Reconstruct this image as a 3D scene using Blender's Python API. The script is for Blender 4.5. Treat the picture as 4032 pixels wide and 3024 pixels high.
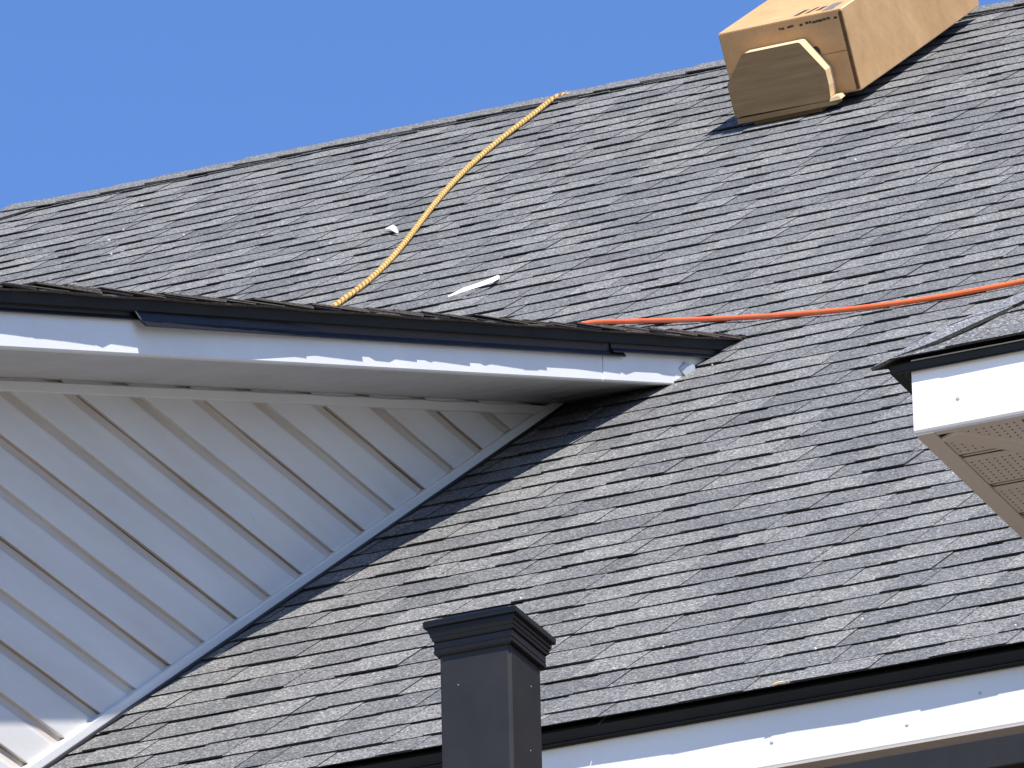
import bpy, math, random
from mathutils import Vector, Matrix

# ------------------------------------------------------------------ scene, camera, sky, sun
sc = bpy.context.scene
for o in list(bpy.data.objects):
    bpy.data.objects.remove(o)
COL = sc.collection
R = math.radians

# House frame: +X along the eave, +Y up the main roof (horizontally), +Z up.
CAM = Vector((5.5945, -14.1201, 1.6))
cR = Vector((0.9153, 0.4023, -0.0208)).normalized()
cF = Vector((-0.3619, 0.8438, 0.3962)).normalized()
cU = cR.cross(cF).normalized()
cR = cF.cross(cU).normalized()
cam = bpy.data.cameras.new("camera")
cam_ob = bpy.data.objects.new("camera", cam)
COL.objects.link(cam_ob)
M = Matrix(((cR.x, cU.x, -cF.x), (cR.y, cU.y, -cF.y), (cR.z, cU.z, -cF.z))).to_4x4()
M.translation = CAM
cam_ob.matrix_world = M
cam.sensor_width = 36.0
cam.lens = 312.95
cam.clip_start = 0.5
cam.clip_end = 5000
sc.camera = cam_ob

SUN = Vector((0.86, -1.0, 2.0)).normalized()
w = bpy.data.worlds.new("World")
sc.world = w
w.use_nodes = True
nt = w.node_tree
bg = nt.nodes["Background"]
sky = nt.nodes.new("ShaderNodeTexSky")
sky.sky_type = 'NISHITA'
sky.sun_disc = False
sky.sun_elevation = math.asin(SUN.z)
sky.sun_rotation = math.atan2(SUN.x, SUN.y)
sky.altitude = 200
sky.air_density = 1.0
sky.dust_density = 0.0
sky.ozone_density = 5.0
hsv = nt.nodes.new("ShaderNodeHueSaturation")
hsv.inputs["Saturation"].default_value = 1.14
hsv.inputs["Hue"].default_value = 0.51
nt.links.new(sky.outputs[0], hsv.inputs["Color"])
nt.links.new(hsv.outputs[0], bg.inputs[0])
bg.inputs[1].default_value = 0.128

sl = bpy.data.lights.new("sun", 'SUN')
sl.energy = 5.0
sl.angle = R(0.53)
sl.color = (1.0, 0.955, 0.88)
so = bpy.data.objects.new("sun", sl)
COL.objects.link(so)
so.location = (20, -25, 45)
so.rotation_euler = SUN.to_track_quat('Z', 'Y').to_euler()

sc.view_settings.view_transform = 'Standard'
sc.view_settings.look = 'None'
sc.view_settings.exposure = 0.68
sc.view_settings.gamma = 1.0
sc.view_settings.use_curve_mapping = False
sc.render.resolution_x = 1024
sc.render.resolution_y = 768

rng = random.Random(7)

# ------------------------------------------------------------------ materials
def newmat(name, rough=0.7, spec=0.3):
    m = bpy.data.materials.new(name)
    m.use_nodes = True
    b = m.node_tree.nodes["Principled BSDF"]
    b.inputs["Roughness"].default_value = rough
    b.inputs["Specular IOR Level"].default_value = spec
    return m, m.node_tree, b

def nd(t, kind, **kw):
    n = t.nodes.new(kind)
    for k, v in kw.items():
        setattr(n, k, v)
    return n

def ramp(t, src, stops):
    r = nd(t, "ShaderNodeValToRGB")
    e = r.color_ramp.elements
    while len(e) < len(stops):
        e.new(0.5)
    for i, (p, c) in enumerate(stops):
        e[i].position = p
        e[i].color = (*c, 1)
    t.links.new(src, r.inputs[0])
    return r.outputs[0]

def noise(t, vec, scale, detail=3, rough=0.6):
    n = nd(t, "ShaderNodeTexNoise")
    n.inputs["Scale"].default_value = scale
    n.inputs["Detail"].default_value = detail
    n.inputs["Roughness"].default_value = rough
    if vec is not None:
        t.links.new(vec, n.inputs["Vector"])
    return n.outputs["Fac"]

def mix(t, a, b, fac, mode='MIX'):
    n = nd(t, "ShaderNodeMix", data_type='RGBA', blend_type=mode)
    for sock, v in ((n.inputs[0], fac), (n.inputs[6], a), (n.inputs[7], b)):
        if hasattr(v, "links"):
            t.links.new(v, sock)
        elif isinstance(v, (int, float)):
            sock.default_value = v
        else:
            sock.default_value = (*v, 1)
    return n.outputs[2]

def bump(t, b, h, strength, dist):
    n = nd(t, "ShaderNodeBump")
    n.inputs["Strength"].default_value = strength
    n.inputs["Distance"].default_value = dist
    t.links.new(h, n.inputs["Height"])
    t.links.new(n.outputs[0], b.inputs["Normal"])

def mapping(t, vec, scale, rot=(0, 0, 0)):
    n = nd(t, "ShaderNodeMapping")
    n.inputs["Scale"].default_value = scale
    n.inputs["Rotation"].default_value = rot
    t.links.new(vec, n.inputs["Vector"])
    return n.outputs[0]

def shingle_mat(name, lo, mid, hi, grain=300, speck=0.5):
    m, t, b = newmat(name, 0.95, 0.12)
    g = nd(t, "ShaderNodeNewGeometry")
    pos = g.outputs["Position"]
    base = ramp(t, g.outputs["Random Per Island"], [(0.0, lo), (0.30, mid), (0.70, mid), (1.0, hi)])
    n1 = noise(t, pos, grain * 0.5, 2, 0.7)
    vo = nd(t, "ShaderNodeTexVoronoi")
    vo.inputs["Scale"].default_value = grain
    t.links.new(pos, vo.inputs["Vector"])
    sx = nd(t, "ShaderNodeSeparateColor")
    t.links.new(vo.outputs["Color"], sx.inputs[0])
    gran = ramp(t, sx.outputs[0], [(0.0, (0.35, 0.35, 0.37)), (0.45, (0.85, 0.85, 0.86)), (0.8, (1.25, 1.24, 1.22)), (1.0, (2.3, 2.25, 2.2))])
    base = mix(t, base, gran, 0.9, 'MULTIPLY')
    gr = ramp(t, n1, [(0.28, (0.42, 0.42, 0.44)), (0.5, (0.98, 0.98, 0.98)), (0.72, (1.75, 1.72, 1.68))])
    c = mix(t, base, gr, 0.85, 'MULTIPLY')
    n2 = noise(t, pos, 9.0, 3, 0.6)
    bl = ramp(t, n2, [(0.3, (0.90, 0.905, 0.92)), (0.7, (1.07, 1.06, 1.05))])
    c = mix(t, c, bl, 0.8, 'MULTIPLY')
    # granules rubbed off or pale granules showing through
    n3 = noise(t, pos, 240, 1, 0.4)
    sp = ramp(t, n3, [(0.76, (0, 0, 0)), (0.8, (1, 1, 1))])
    c = mix(t, c, (0.55, 0.54, 0.52), sp)
    t.links.new(c, b.inputs["Base Color"])
    bump(t, b, n1, 0.35, 0.002)
    return m

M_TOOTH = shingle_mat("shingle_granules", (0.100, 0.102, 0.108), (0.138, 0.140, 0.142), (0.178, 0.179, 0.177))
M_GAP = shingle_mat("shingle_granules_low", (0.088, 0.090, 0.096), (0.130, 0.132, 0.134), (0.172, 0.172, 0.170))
M_CAPG = shingle_mat("shingle_granules_coarse", (0.15, 0.155, 0.165), (0.175, 0.18, 0.19), (0.2, 0.2, 0.21), grain=480)

def plain(name, col, rough=0.7, spec=0.3, var=0.12, scale=6.0, metallic=0.0):
    m, t, b = newmat(name, rough, spec)
    g = nd(t, "ShaderNodeNewGeometry")
    n = noise(t, g.outputs["Position"], scale, 4, 0.6)
    c = ramp(t, n, [(0.3, tuple(v * (1 - var) for v in col)), (0.7, tuple(v * (1 + var) for v in col))])
    t.links.new(c, b.inputs["Base Color"])
    b.inputs["Metallic"].default_value = metallic
    return m

M_BUTT = plain("asphalt_cut_edge", (0.034, 0.034, 0.031), 0.95, 0.1, 0.6, 260)
M_RAKE = plain("shingle_torn_edge", (0.105, 0.088, 0.076), 0.95, 0.1, 0.55, 130)
M_DECK = plain("roof_deck", (0.03, 0.03, 0.03), 0.95, 0.1)
M_DRIP = plain("black_painted_metal", (0.010, 0.0098, 0.012), 0.46, 0.32, 0.2, 8)
M_METAL = plain("bare_metal_edge", (0.55, 0.55, 0.55), 0.45, 0.5, 0.1)
M_GREY = plain("charcoal_powder_coat", (0.0165, 0.0152, 0.0148), 0.48, 0.36, 0.2, 14)
M_CAPB = plain("black_powder_coat", (0.0075, 0.0072, 0.0085), 0.32, 0.3, 0.2, 14)
M_BRICK = plain("brown_brick", (0.10, 0.055, 0.04), 0.9, 0.2, 0.3, 12)
M_GROUND = plain("pale_gravel", (0.31, 0.285, 0.25), 0.95, 0.1, 0.2, 0.5)
M_NAIL = plain("nail_head_paint", (0.5, 0.5, 0.5), 0.5, 0.4)

def fascia_mat(name, axis):
    m, t, b = newmat(name, 0.62, 0.3)
    g = nd(t, "ShaderNodeNewGeometry")
    pos = g.outputs["Position"]
    s = (6, 220, 260) if axis == 'X' else (220, 6, 200)
    v = mapping(t, pos, s)
    n1 = noise(t, v, 1.0, 4, 0.65)
    n2 = noise(t, pos, 3.0, 4, 0.6)
    c = ramp(t, n2, [(0.3, (0.69, 0.69, 0.685)), (0.7, (0.76, 0.76, 0.755))])
    n3 = noise(t, pos, 34.0, 4, 0.7)
    d = ramp(t, n3, [(0.66, (1, 1, 1)), (0.82, (0.72, 0.68, 0.62))])
    c = mix(t, c, d, 0.7, 'MULTIPLY')
    t.links.new(c, b.inputs["Base Color"])
    bump(t, b, n1, 0.22, 0.0015)
    return m
M_FASC_X = fascia_mat("white_embossed_fascia", 'X')
M_FASC_Y = fascia_mat("white_embossed_rake_fascia", 'Y')

def vinyl(name, col, dirt, amount, rough=0.5):
    m, t, b = newmat(name, rough, 0.35)
    g = nd(t, "ShaderNodeNewGeometry")
    pos = g.outputs["Position"]
    v = mapping(t, pos, (10, 1.6, 10))
    n1 = noise(t, v, 1.0, 4, 0.6)
    f = ramp(t, n1, [(0.30, (0, 0, 0)), (0.75, (amount,) * 3)])
    c = mix(t, col, dirt, f)
    n2 = noise(t, pos, 26, 4, 0.75)
    s = ramp(t, n2, [(0.66, (1, 1, 1)), (0.78, (0.45, 0.42, 0.38))])
    c = mix(t, c, s, 0.35, 'MULTIPLY')
    t.links.new(c, b.inputs["Base Color"])
    n3 = noise(t, mapping(t, pos, (60, 12, 60)), 1.0, 3, 0.6)
    bump(t, b, n3, 0.12, 0.002)
    return m
M_SIDING = vinyl("white_vinyl_siding", (0.66, 0.65, 0.635), (0.52, 0.49, 0.455), 0.6)
M_COVE = vinyl("vinyl_tan_cove", (0.585, 0.515, 0.445), (0.41, 0.335, 0.27), 0.8, 0.65)  # tan tone for the recessed coves, browner in noise patches
M_TRIM = vinyl("white_vinyl_trim", (0.70, 0.695, 0.675), (0.58, 0.55, 0.51), 0.4)
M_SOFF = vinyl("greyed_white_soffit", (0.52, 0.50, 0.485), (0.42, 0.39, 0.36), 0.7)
M_TAN = vinyl("tan_aluminium_soffit", (0.49, 0.44, 0.385), (0.45, 0.40, 0.345), 0.5)
M_HOLE = plain("perforation_shadow", (0.03, 0.025, 0.02), 0.95, 0.05)

def cardboard():
    m, t, b = newmat("corrugated_cardboard", 0.9, 0.1)
    g = nd(t, "ShaderNodeNewGeometry")
    tc = nd(t, "ShaderNodeTexCoord")
    n1 = noise(t, tc.outputs["Object"], 9, 5, 0.6)
    c = ramp(t, n1, [(0.3, (0.41, 0.245, 0.118)), (0.7, (0.51, 0.32, 0.165))])
    n2 = noise(t, mapping(t, tc.outputs["Object"], (160, 4, 160)), 1.0, 2, 0.5)
    c = mix(t, c, ramp(t, n2, [(0.3, (0.93, 0.93, 0.93)), (0.7, (1.05, 1.05, 1.05))]), 0.7, 'MULTIPLY')
    t.links.new(c, b.inputs["Base Color"])
    bump(t, b, n1, 0.25, 0.01)
    return m
M_CARD = cardboard()
M_CARDEDGE = plain("cardboard_worn_edge", (0.62, 0.45, 0.28), 0.95, 0.1, 0.15, 60)
M_CARDGAP = plain("cardboard_gap_shadow", (0.11, 0.062, 0.03), 0.95, 0.1, 0.3, 60)
M_INK = plain("faded_black_ink", (0.055, 0.045, 0.04), 0.85, 0.1, 0.5, 120)
M_TAPE = plain("grey_printed_band", (0.16, 0.145, 0.135), 0.6, 0.3, 0.3, 60)

def wood(name, lo, hi, knots=True):
    m, t, b = newmat(name, 0.8, 0.2)
    tc = nd(t, "ShaderNodeTexCoord")
    o = tc.outputs["Object"]
    n1 = noise(t, mapping(t, o, (4, 40, 70)), 1.0, 5, 0.65)
    c = ramp(t, n1, [(0.25, lo), (0.75, hi)])
    if knots:
        n2 = noise(t, mapping(t, o, (9, 9, 16)), 1.0, 1, 0.4)
        c = mix(t, c, tuple(v * 0.4 for v in lo), ramp(t, n2, [(0.72, (0, 0, 0)), (0.8, (0.8, 0.8, 0.8))]))
    t.links.new(c, b.inputs["Base Color"])
    bump(t, b, n1, 0.2, 0.004)
    return m
M_WOOD = wood("weathered_pine", (0.20, 0.125, 0.06), (0.32, 0.21, 0.11))
M_WOODCUT = wood("fresh_pine_end", (0.56, 0.40, 0.22), (0.68, 0.5, 0.3), False)
M_ROPE = plain("yellow_rope_fibre", (0.55, 0.355, 0.13), 0.9, 0.15, 0.3, 150)
M_ROPE2 = plain("rope_crevice_shade", (0.24, 0.135, 0.045), 0.9, 0.15, 0.3, 150)
M_ORANGE = plain("orange_plastic", (0.90, 0.165, 0.045), 0.3, 0.5, 0.1, 20)
M_PLASTIC = plain("white_release_film", (0.82, 0.82, 0.82), 0.4, 0.4, 0.08, 40)
M_CHIP = plain("pale_chip", (0.75, 0.73, 0.68), 0.6, 0.4, 0.1, 40)
M_CAULK = plain("grey_white_flashing", (0.42, 0.46, 0.50), 0.55, 0.3, 0.1, 30)

# ------------------------------------------------------------------ mesh helpers
WLOC = {}

class MB:
    """Collects polygons in world coordinates; build() makes one mesh object."""
    def __init__(s):
        s.v = []; s.f = []; s.m = []; s.sm = []
    def add(s, pts, faces, mat=0, smooth=False):
        o = len(s.v)
        s.v += [Vector(p) for p in pts]
        for i, f in enumerate(faces):
            s.f.append([o + k for k in f])
            s.m.append(mat[i] if isinstance(mat, (list, tuple)) else mat)
            s.sm.append(smooth)
    def hexa(s, a, mat=0):
        # a: 8 points, 0-3 lower ring, 4-7 upper ring (same order)
        s.add(a, [(3, 2, 1, 0), (4, 5, 6, 7), (0, 1, 5, 4), (1, 2, 6, 5), (2, 3, 7, 6), (3, 0, 4, 7)], mat)
    def box(s, x0, x1, y0, y1, z0, z1, mat=0):
        s.hexa([(x0, y0, z0), (x1, y0, z0), (x1, y1, z0), (x0, y1, z0),
                (x0, y0, z1), (x1, y0, z1), (x1, y1, z1), (x0, y1, z1)], mat)
    def sweep(s, rings, mat=0, closed=True, caps=True, smooth=False):
        # rings: list of equally long point lists
        n = len(rings[0]); pts = [p for r in rings for p in r]; fs = []; ms = []
        for i in range(len(rings) - 1):
            for j in range(n if closed else n - 1):
                k = (j + 1) % n
                fs.append((i * n + j, i * n + k, (i + 1) * n + k, (i + 1) * n + j))
                ms.append(mat[j] if isinstance(mat, (list, tuple)) else mat)
        if caps and closed:
            c0 = mat[0] if isinstance(mat, (list, tuple)) else mat
            fs.append(tuple(range(n))[::-1]); ms.append(c0)
            fs.append(tuple((len(rings) - 1) * n + j for j in range(n))); ms.append(c0)
        s.add(pts, fs, ms, smooth)
    def build(s, name, mats, parent=None, origin=None, fix=True):
        me = bpy.data.meshes.new(name)
        if origin is None:
            lo = Vector((min(p.x for p in s.v), min(p.y for p in s.v), min(p.z for p in s.v)))
            hi = Vector((max(p.x for p in s.v), max(p.y for p in s.v), max(p.z for p in s.v)))
            origin = Vector(((lo.x + hi.x) / 2, (lo.y + hi.y) / 2, lo.z))
        origin = Vector(origin)
        me.from_pydata([p - origin for p in s.v], [], s.f)
        for m in (mats if isinstance(mats, (list, tuple)) else [mats]):
            me.materials.append(m)
        me.polygons.foreach_set("material_index", s.m)
        me.polygons.foreach_set("use_smooth", s.sm)
        if fix:
            import bmesh
            b = bmesh.new(); b.from_mesh(me)
            bmesh.ops.recalc_face_normals(b, faces=b.faces)
            b.to_mesh(me); b.free()
        me.update()
        ob = bpy.data.objects.new(name, me)
        COL.objects.link(ob)
        WLOC[ob.name] = origin
        if parent:
            ob.parent = parent
            ob.location = origin - WLOC[parent.name]
        else:
            ob.location = origin
        return ob

def empty(name, loc):
    o = bpy.data.objects.new(name, None)
    COL.objects.link(o)
    o.location = loc
    o.empty_display_size = 0.2
    WLOC[o.name] = Vector(loc)
    return o

def tag(o, label=None, cat=None, group=None, kind=None):
    if label: o["label"] = label
    if cat: o["category"] = cat
    if group: o["group"] = group
    if kind: o["kind"] = kind
    return o

# ------------------------------------------------------------------ geometry of the place
ZE = 7.5313                      # main eave height
PHI = R(33.996)
cP, sP, tP = math.cos(PHI), math.sin(PHI), math.tan(PHI)
RIDGE_S = 9.325
RIDGE_Y, RIDGE_Z = RIDGE_S * cP, ZE + RIDGE_S * sP
HIP_X = -5.30                    # where the ridge ends and the left hip starts

def RPC(x, s, n=0.0):            # same, kept right of the left hip
    return RP(max(x, HIP_X - (RIDGE_S - s) * cP + .004), s, n)

def RP(x, s, n=0.0):             # point on the main roof: along eave, up the slope, off the surface
    return Vector((x, s * cP - n * sP, ZE + s * sP + n * cP))

PSI = math.atan(0.364)
cD, sD = math.cos(PSI), math.sin(PSI)
DZ0 = 8.602                      # dormer roof surface height over Y = 0
def DP(x, s, n=0.0):             # point on the dormer roof, s measured from Y = 0
    return Vector((x, s * cD - n * sD, DZ0 + s * sD + n * cD))

EXPO = 0.149                     # shingle exposure
LAY = 0.0020                     # one layer
TILT = 2 * LAY / EXPO

# ground
g = MB(); g.add([(-400, -400, 0), (400, -400, 0), (400, 400, 0), (-400, 400, 0)], [(0, 1, 2, 3)])
tag(g.build("ground", M_GROUND, None, (0, 0, 0), fix=False), kind="structure")

house = tag(empty("house", (0, 3.5, 0)), "house with steep grey shingle roof, white fascia and a sided dormer on the left", "house")

# body of the house under the roof (only a sliver shows below the eave)
m = MB()
m.box(-11.2, 6.6, 0.45, 15.0, 0, 7.30)
m.build("wall", M_BRICK, house)

# ------------------------------------------------------------------ main roof deck
XL, XR_ = -13.1, 7.2
def hip_x(s):                    # left limit of the main slope
    return HIP_X - (RIDGE_S - s) * cP
dk = -0.014
m = MB()
A = [RP(hip_x(0), 0.0, dk), RP(XR_, 0.0, dk), RP(XR_, RIDGE_S, dk), RP(HIP_X, RIDGE_S, dk)]
B = [RP(hip_x(0), 0.0, dk - 0.03), RP(XR_, 0.0, dk - 0.03), RP(XR_, RIDGE_S, dk - 0.03), RP(HIP_X, RIDGE_S, dk - 0.03)]
m.hexa(B + A)
# back slope and left hip slope
yb = 2 * RIDGE_Y
zt = A[2].z
m.add([A[3], A[2], (XR_, yb, A[0].z), (A[0].x, yb, A[0].z)], [(0, 1, 2, 3)])
m.add([A[0], A[3], (A[0].x, yb, A[0].z)], [(0, 1, 2)])
main_roof = m.build("main_roof", M_DECK, house)

# ------------------------------------------------------------------ shingles
def wob(x, k):
    return 0.0013 * math.sin(x * 5.1 + k * 2.3) + 0.0009 * math.sin(x * 13.7 + k * 5.9)

def strip(mb, P, k, s0, x0, x1, rg, head=0.30, end_mat=1, lift=1.0, base=0.0):
    """One laminated shingle: raised tabs and lower gaps, butt edge at s0."""
    x = x0
    tooth = rg.random() < 0.55
    while x < x1 - 0.004:
        wdt = rg.uniform(0.075, 0.17) if tooth else rg.uniform(0.06, 0.17)
        e = min(x + wdt, x1)
        if x1 - e < 0.035:
            e = x1
        th = 2 * LAY if tooth else LAY
        lf = max(0.0, rg.gauss(0.0001, 0.0007)) * lift
        xa, xb = x, e
        if not tooth:
            xa, xb = max(x0, x - 0.008), min(x1, e + 0.008)
        sa = s0 + wob(xa, k) + rg.uniform(-0.0008, 0.0008)
        sb = s0 + wob(xb, k) + rg.uniform(-0.0008, 0.0008)
        sk0 = rg.uniform(-0.004, 0.008) if tooth else 0.0     # slanted tab sides
        sk1 = rg.uniform(-0.008, 0.004) if tooth else 0.0
        if xa <= x0 + 1e-6: sk0 = 0
        if xb >= x1 - 1e-6: sk1 = 0
        lo = base + (0.0 if tooth else 0.0003) + lf
        h1 = base - TILT * head
        pts = [P(xa, sa, lo), P(xb, sb, lo), P(xb + sk1, s0 + head, h1), P(xa + sk0, s0 + head, h1),
               P(xa, sa, lo + th), P(xb, sb, lo + th), P(xb + sk1, s0 + head, h1 + th), P(xa + sk0, s0 + head, h1 + th)]
        sm_ = 1 if rg.random() < 0.7 else (0 if tooth else 2)
        lm = (end_mat if end_mat == 3 else sm_) if xa <= x0 + 1e-6 else sm_
        rm = (end_mat if end_mat == 3 else sm_) if xb >= x1 - 1e-6 else sm_
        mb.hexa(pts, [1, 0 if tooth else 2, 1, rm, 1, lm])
        x = e
        tooth = not tooth

SH_MATS = [M_TOOTH, M_BUTT, M_GAP, M_RAKE]
S_K0 = 0.103
NC = int((RIDGE_S - S_K0) / EXPO) + 1
n_sh = 0
far = MB()
for k in range(-1, NC):
    s0 = -0.010 if k < 0 else S_K0 + k * EXPO
    head = min(0.30, RIDGE_S - 0.004 - s0)
    if head < 0.05:
        continue
    # part of this course in view of someone standing on the lawn in front
    vl = -0.95 - s0 * 0.4915
    vr = 0.56 - s0 * 0.2885
    if k <= 1: vl = min(vl, -1.0)
    if s0 < 3.3:
        vl = max(vl, -1.72)          # beyond this the dormer covers the slope
    vl = max(vl - 0.12, hip_x(s0) + 0.03)
    vr += 0.12
    ph = [0.0, 0.62, 0.27, 0.86, 0.45, 0.13, 0.71][k % 7] + rng.uniform(-0.03, 0.03)
    xa = math.floor(vl - ph) + ph
    left = hip_x(s0) + 0.02
    # strips left and right of the view, joined
    rg = random.Random(1000 + k)
    x = xa - 0.002
    if x > left:
        strip(far, RPC, k, s0, max(left, x - 3.2) if s0 > 3.4 else max(left, x - 0.6), x, rg, head)
    while xa < vr:
        x0 = max(xa, left)
        x1 = xa + 0.998
        if x1 - x0 > 0.05:
            mb = MB()
            strip(mb, RPC, k, s0, x0, x1, random.Random(k * 131 + int((xa + 50) * 10)), head)
            mb.build("shingle", SH_MATS, main_roof, RP((x0 + x1) / 2, s0, 0))
            n_sh += 1
        xa += 1.0
    strip(far, RPC, k, s0, xa, xa + 3.0, rg, head)
tag(far.build("shingles_out_of_view", SH_MATS, main_roof), kind="stuff")
print("shingles", n_sh)

# ridge caps, folded over the ridge, lapped from left to right
def ridge_cap(x0, x1, rg, lift=0.0, over=0.0):
    mb = MB()
    hw = 0.125 + rg.uniform(-0.004, 0.004)
    t = 0.0032
    za = RIDGE_Z + 0.005 + lift
    zb = RIDGE_Z + 0.003
    rings = []
    for x, zz, dd in ((x0, za + 0.003, 0.002), (x1, zb, 0.0)):
        f_ = Vector((x, RIDGE_Y - hw * cP, zz - hw * sP + dd))
        c_ = Vector((x, RIDGE_Y, zz))
        b_ = Vector((x, RIDGE_Y + hw * cP, zz - hw * sP + dd))
        rings.append([f_, c_, b_, b_ + Vector((0, 0, t)), c_ + Vector((0, 0, t * 1.1)), f_ + Vector((0, 0, t))])
    mb.sweep(rings, [1, 1, 1, 0, 0, 1])
    return mb
x = -5.405
i = 0
while x < -1.4:
    rg = random.Random(500 + i)
    mb = ridge_cap(x, x + 0.30, rg, 0.001 + max(0, rg.gauss(0, 0.002)) + (0.006 if i == 0 else 0.0))
    mb.build("ridge_cap", [M_TOOTH, M_BUTT], main_roof)
    x += 0.146 if i else 0.20
    i += 1
# left hip caps
for i in range(8):
    t0 = 0.02 + i * 0.10
    mb = MB()
    rings = []
    for tt, up in ((t0 + 0.19, 0.014), (t0, 0.005)):
        c_ = Vector((HIP_X - tt, RIDGE_Y - tt, RIDGE_Z - tt * tP + up))
        f_ = c_ + Vector((0.10, -0.03, -0.03 * tP)) + Vector((0, 0, -0.002))
        f_.z = ZE + f_.y * tP + up * 0.7
        b_ = c_ + Vector((-0.03, 0.10, -0.03 * tP))
        rings.append([f_, c_, b_, b_ + Vector((0, 0, .005)), c_ + Vector((0, 0, .006)), f_ + Vector((0, 0, .005))])
    mb.sweep(rings, [1, 1, 1, 0, 0, 1])
    mb.build("hip_cap", [M_TOOTH, M_BUTT], main_roof)

# ------------------------------------------------------------------ main eave: drip edge, fascia, soffit
def profile_x(mb, prof, x0, x1, mat=0, dz=0.0):
    mb.sweep([[Vector((x, y, z + dz)) for y, z in prof] for x in (x0, x1)], mat)
YF = 0.030
drip = [(0.10, 7.590), (0.0185, 7.5285), (0.0185, 7.5035), (0.011, 7.4975), (0.0115, 7.4960), (0.0215, 7.5020), (0.0215, 7.5270), (0.10, 7.586)]
for (x0, x1, dz) in ((-11.0, -2.4, 0), (-2.44, 0.9, 0.0005), (0.86, 7.1, 0)):
    mb = MB(); profile_x(mb, drip, x0, x1, 0, dz); mb.build("drip_edge", M_DRIP, house)
for (x0, x1) in ((-11.2, -2.1), (-2.098, 1.52), (1.522, 7.1)):
    mb = MB()
    profile_x(mb, [(YF, 7.525), (YF, 7.390), (YF + .002, 7.387), (YF + .02, 7.387), (YF + .02, 7.525)], x0, x1)
    mb.build("fascia_board", M_FASC_X, house)
mb = MB(); profile_x(mb, [(YF - .001, 7.3865), (YF - .001, 7.3825), (YF + .028, 7.3825), (YF + .028, 7.3865)], -11.2, 7.1)
mb.build("soffit_channel", M_TAN, house)
x = -1.6
holes = MB()
while x < 2.2:
    mb = MB()
    y0, y1, z = YF + .0285, 0.449, 7.3845
    mb.box(x, x + 0.118, y0, y1, z, z + 0.002)
    mb.hexa([(x + .1181, y0, z + .001), (x + .1319, y0, z + .001), (x + .1319, y1, z + .001), (x + .1181, y1, z + .001),
             (x + .1181, y0, z + .009), (x + .1319, y0, z + .009), (x + .1319, y1, z + .009), (x + .1181, y1, z + .009)])
    mb.build("soffit_panel", M_TAN, house)
    for a in range(6):
        for b_ in range(8):
            cx, cy = x + .014 + a * .018, y0 + .012 + b_ * .012
            holes.add([(cx + .0022 * math.cos(q * 1.0472), cy + .0022 * math.sin(q * 1.0472), z - .0004) for q in range(6)], [(0, 1, 2, 3, 4, 5)])
    x += 0.132
tag(holes.build("soffit_perforations", M_HOLE, house, fix=False), kind="stuff")
# nail heads on the fascia
def disc_nail(mb, c, ax, r=0.0035, h=0.0015):
    c = Vector(c); ax = Vector(ax).normalized()
    u_ = ax.orthogonal().normalized(); v_ = ax.cross(u_)
    rings = [[c + ax * d + (u_ * math.cos(q * .7854) + v_ * math.sin(q * .7854)) * rr for q in range(8)] for d, rr in ((-0.001, r), (h * .6, r), (h, r * .6))]
    mb.sweep(rings)
for p in ((0.026, YF, 7.4345), (0.291, YF, 7.4226), (0.434, YF, 7.4585), (-0.33, YF, 7.421)):
    mb = MB(); disc_nail(mb, p, (0, -1, 0)); mb.build("nail_head", M_NAIL, house)

# ------------------------------------------------------------------ dormer
XW, XF, XE = -1.650, -1.371, -1.336         # wall face, fascia face, shingle edge
DS1 = (DZ0 - ZE) / (tP - 0.364)             # Y where the dormer roof runs into the main roof
def rake_z(y, off=0.0):
    return DZ0 + off + 0.364 * y
# core (wall sheathing and roof deck) as the dormer's own mesh
m = MB()
yF0 = -0.42
m.add([(XW - 0.004, yF0 + .01, 4.0), (XW - 0.004, yF0 + .01, rake_z(yF0, -0.05)), (XW - 0.004, DS1 - .1, rake_z(DS1 - .1, -0.05)), (XW - 0.004, 3.2, 9.2), (XW - 0.004, 0.5, 7.5), (XW - 0.004, 0.5, 4.0),
       (-4.9, yF0 + .01, 4.0), (-4.9, yF0 + .01, rake_z(yF0, -0.05)), (-4.9, DS1 - .1, rake_z(DS1 - .1, -0.05)), (-4.9, 3.2, 9.2), (-4.9, 0.5, 7.5), (-4.9, 0.5, 4.0)],
      [(0, 1, 2, 3, 4, 5), (11, 10, 9, 8, 7, 6), (0, 6, 7, 1), (1, 7, 8, 2), (2, 8, 9, 3), (3, 9, 10, 4), (4, 10, 11, 5), (5, 11, 6, 0)])
s_lo, s_hi = -0.80 / cD, (DS1 - 0.01) / cD
xd = XE - 0.016
m.hexa([DP(-5.2, s_lo, -.036), DP(xd, s_lo, -.036), DP(xd, s_hi, -.036), DP(-5.2, s_hi, -.036),
        DP(-5.2, s_lo, -.0145), DP(xd, s_lo, -.0145), DP(xd, s_hi, -.0145), DP(-5.2, s_hi, -.0145)])
dormer = m.build("dormer", M_DECK, house)

# dormer shingles: the cut ends make the layered rake edge
s0 = s_lo - 0.012
k = 0
left_far = MB()
while s0 < s_hi - 0.02:
    head = min(0.30, s_hi + 0.06 - s0)
    rg = random.Random(9000 + k)
    yy_ = s0 * cD
    xe = XE + rg.uniform(-0.0025, 0.0015) + 0.004 * math.exp(-((yy_ - 0.45) / 0.5) ** 2)
    mb = MB()
    strip(mb, DP, k, s0, xe - 0.78, xe, rg, head, end_mat=3, lift=2.2, base=-0.004)
    mb.build("shingle", SH_MATS, dormer, DP(xe - 0.4, s0, 0))
    strip(left_far, DP, k, s0, -5.1, xe - 0.782, rg, head, base=-0.004)
    s0 += EXPO
    k += 1
tag(left_far.build("shingles_out_of_view", SH_MATS, dormer), kind="stuff")

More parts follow.
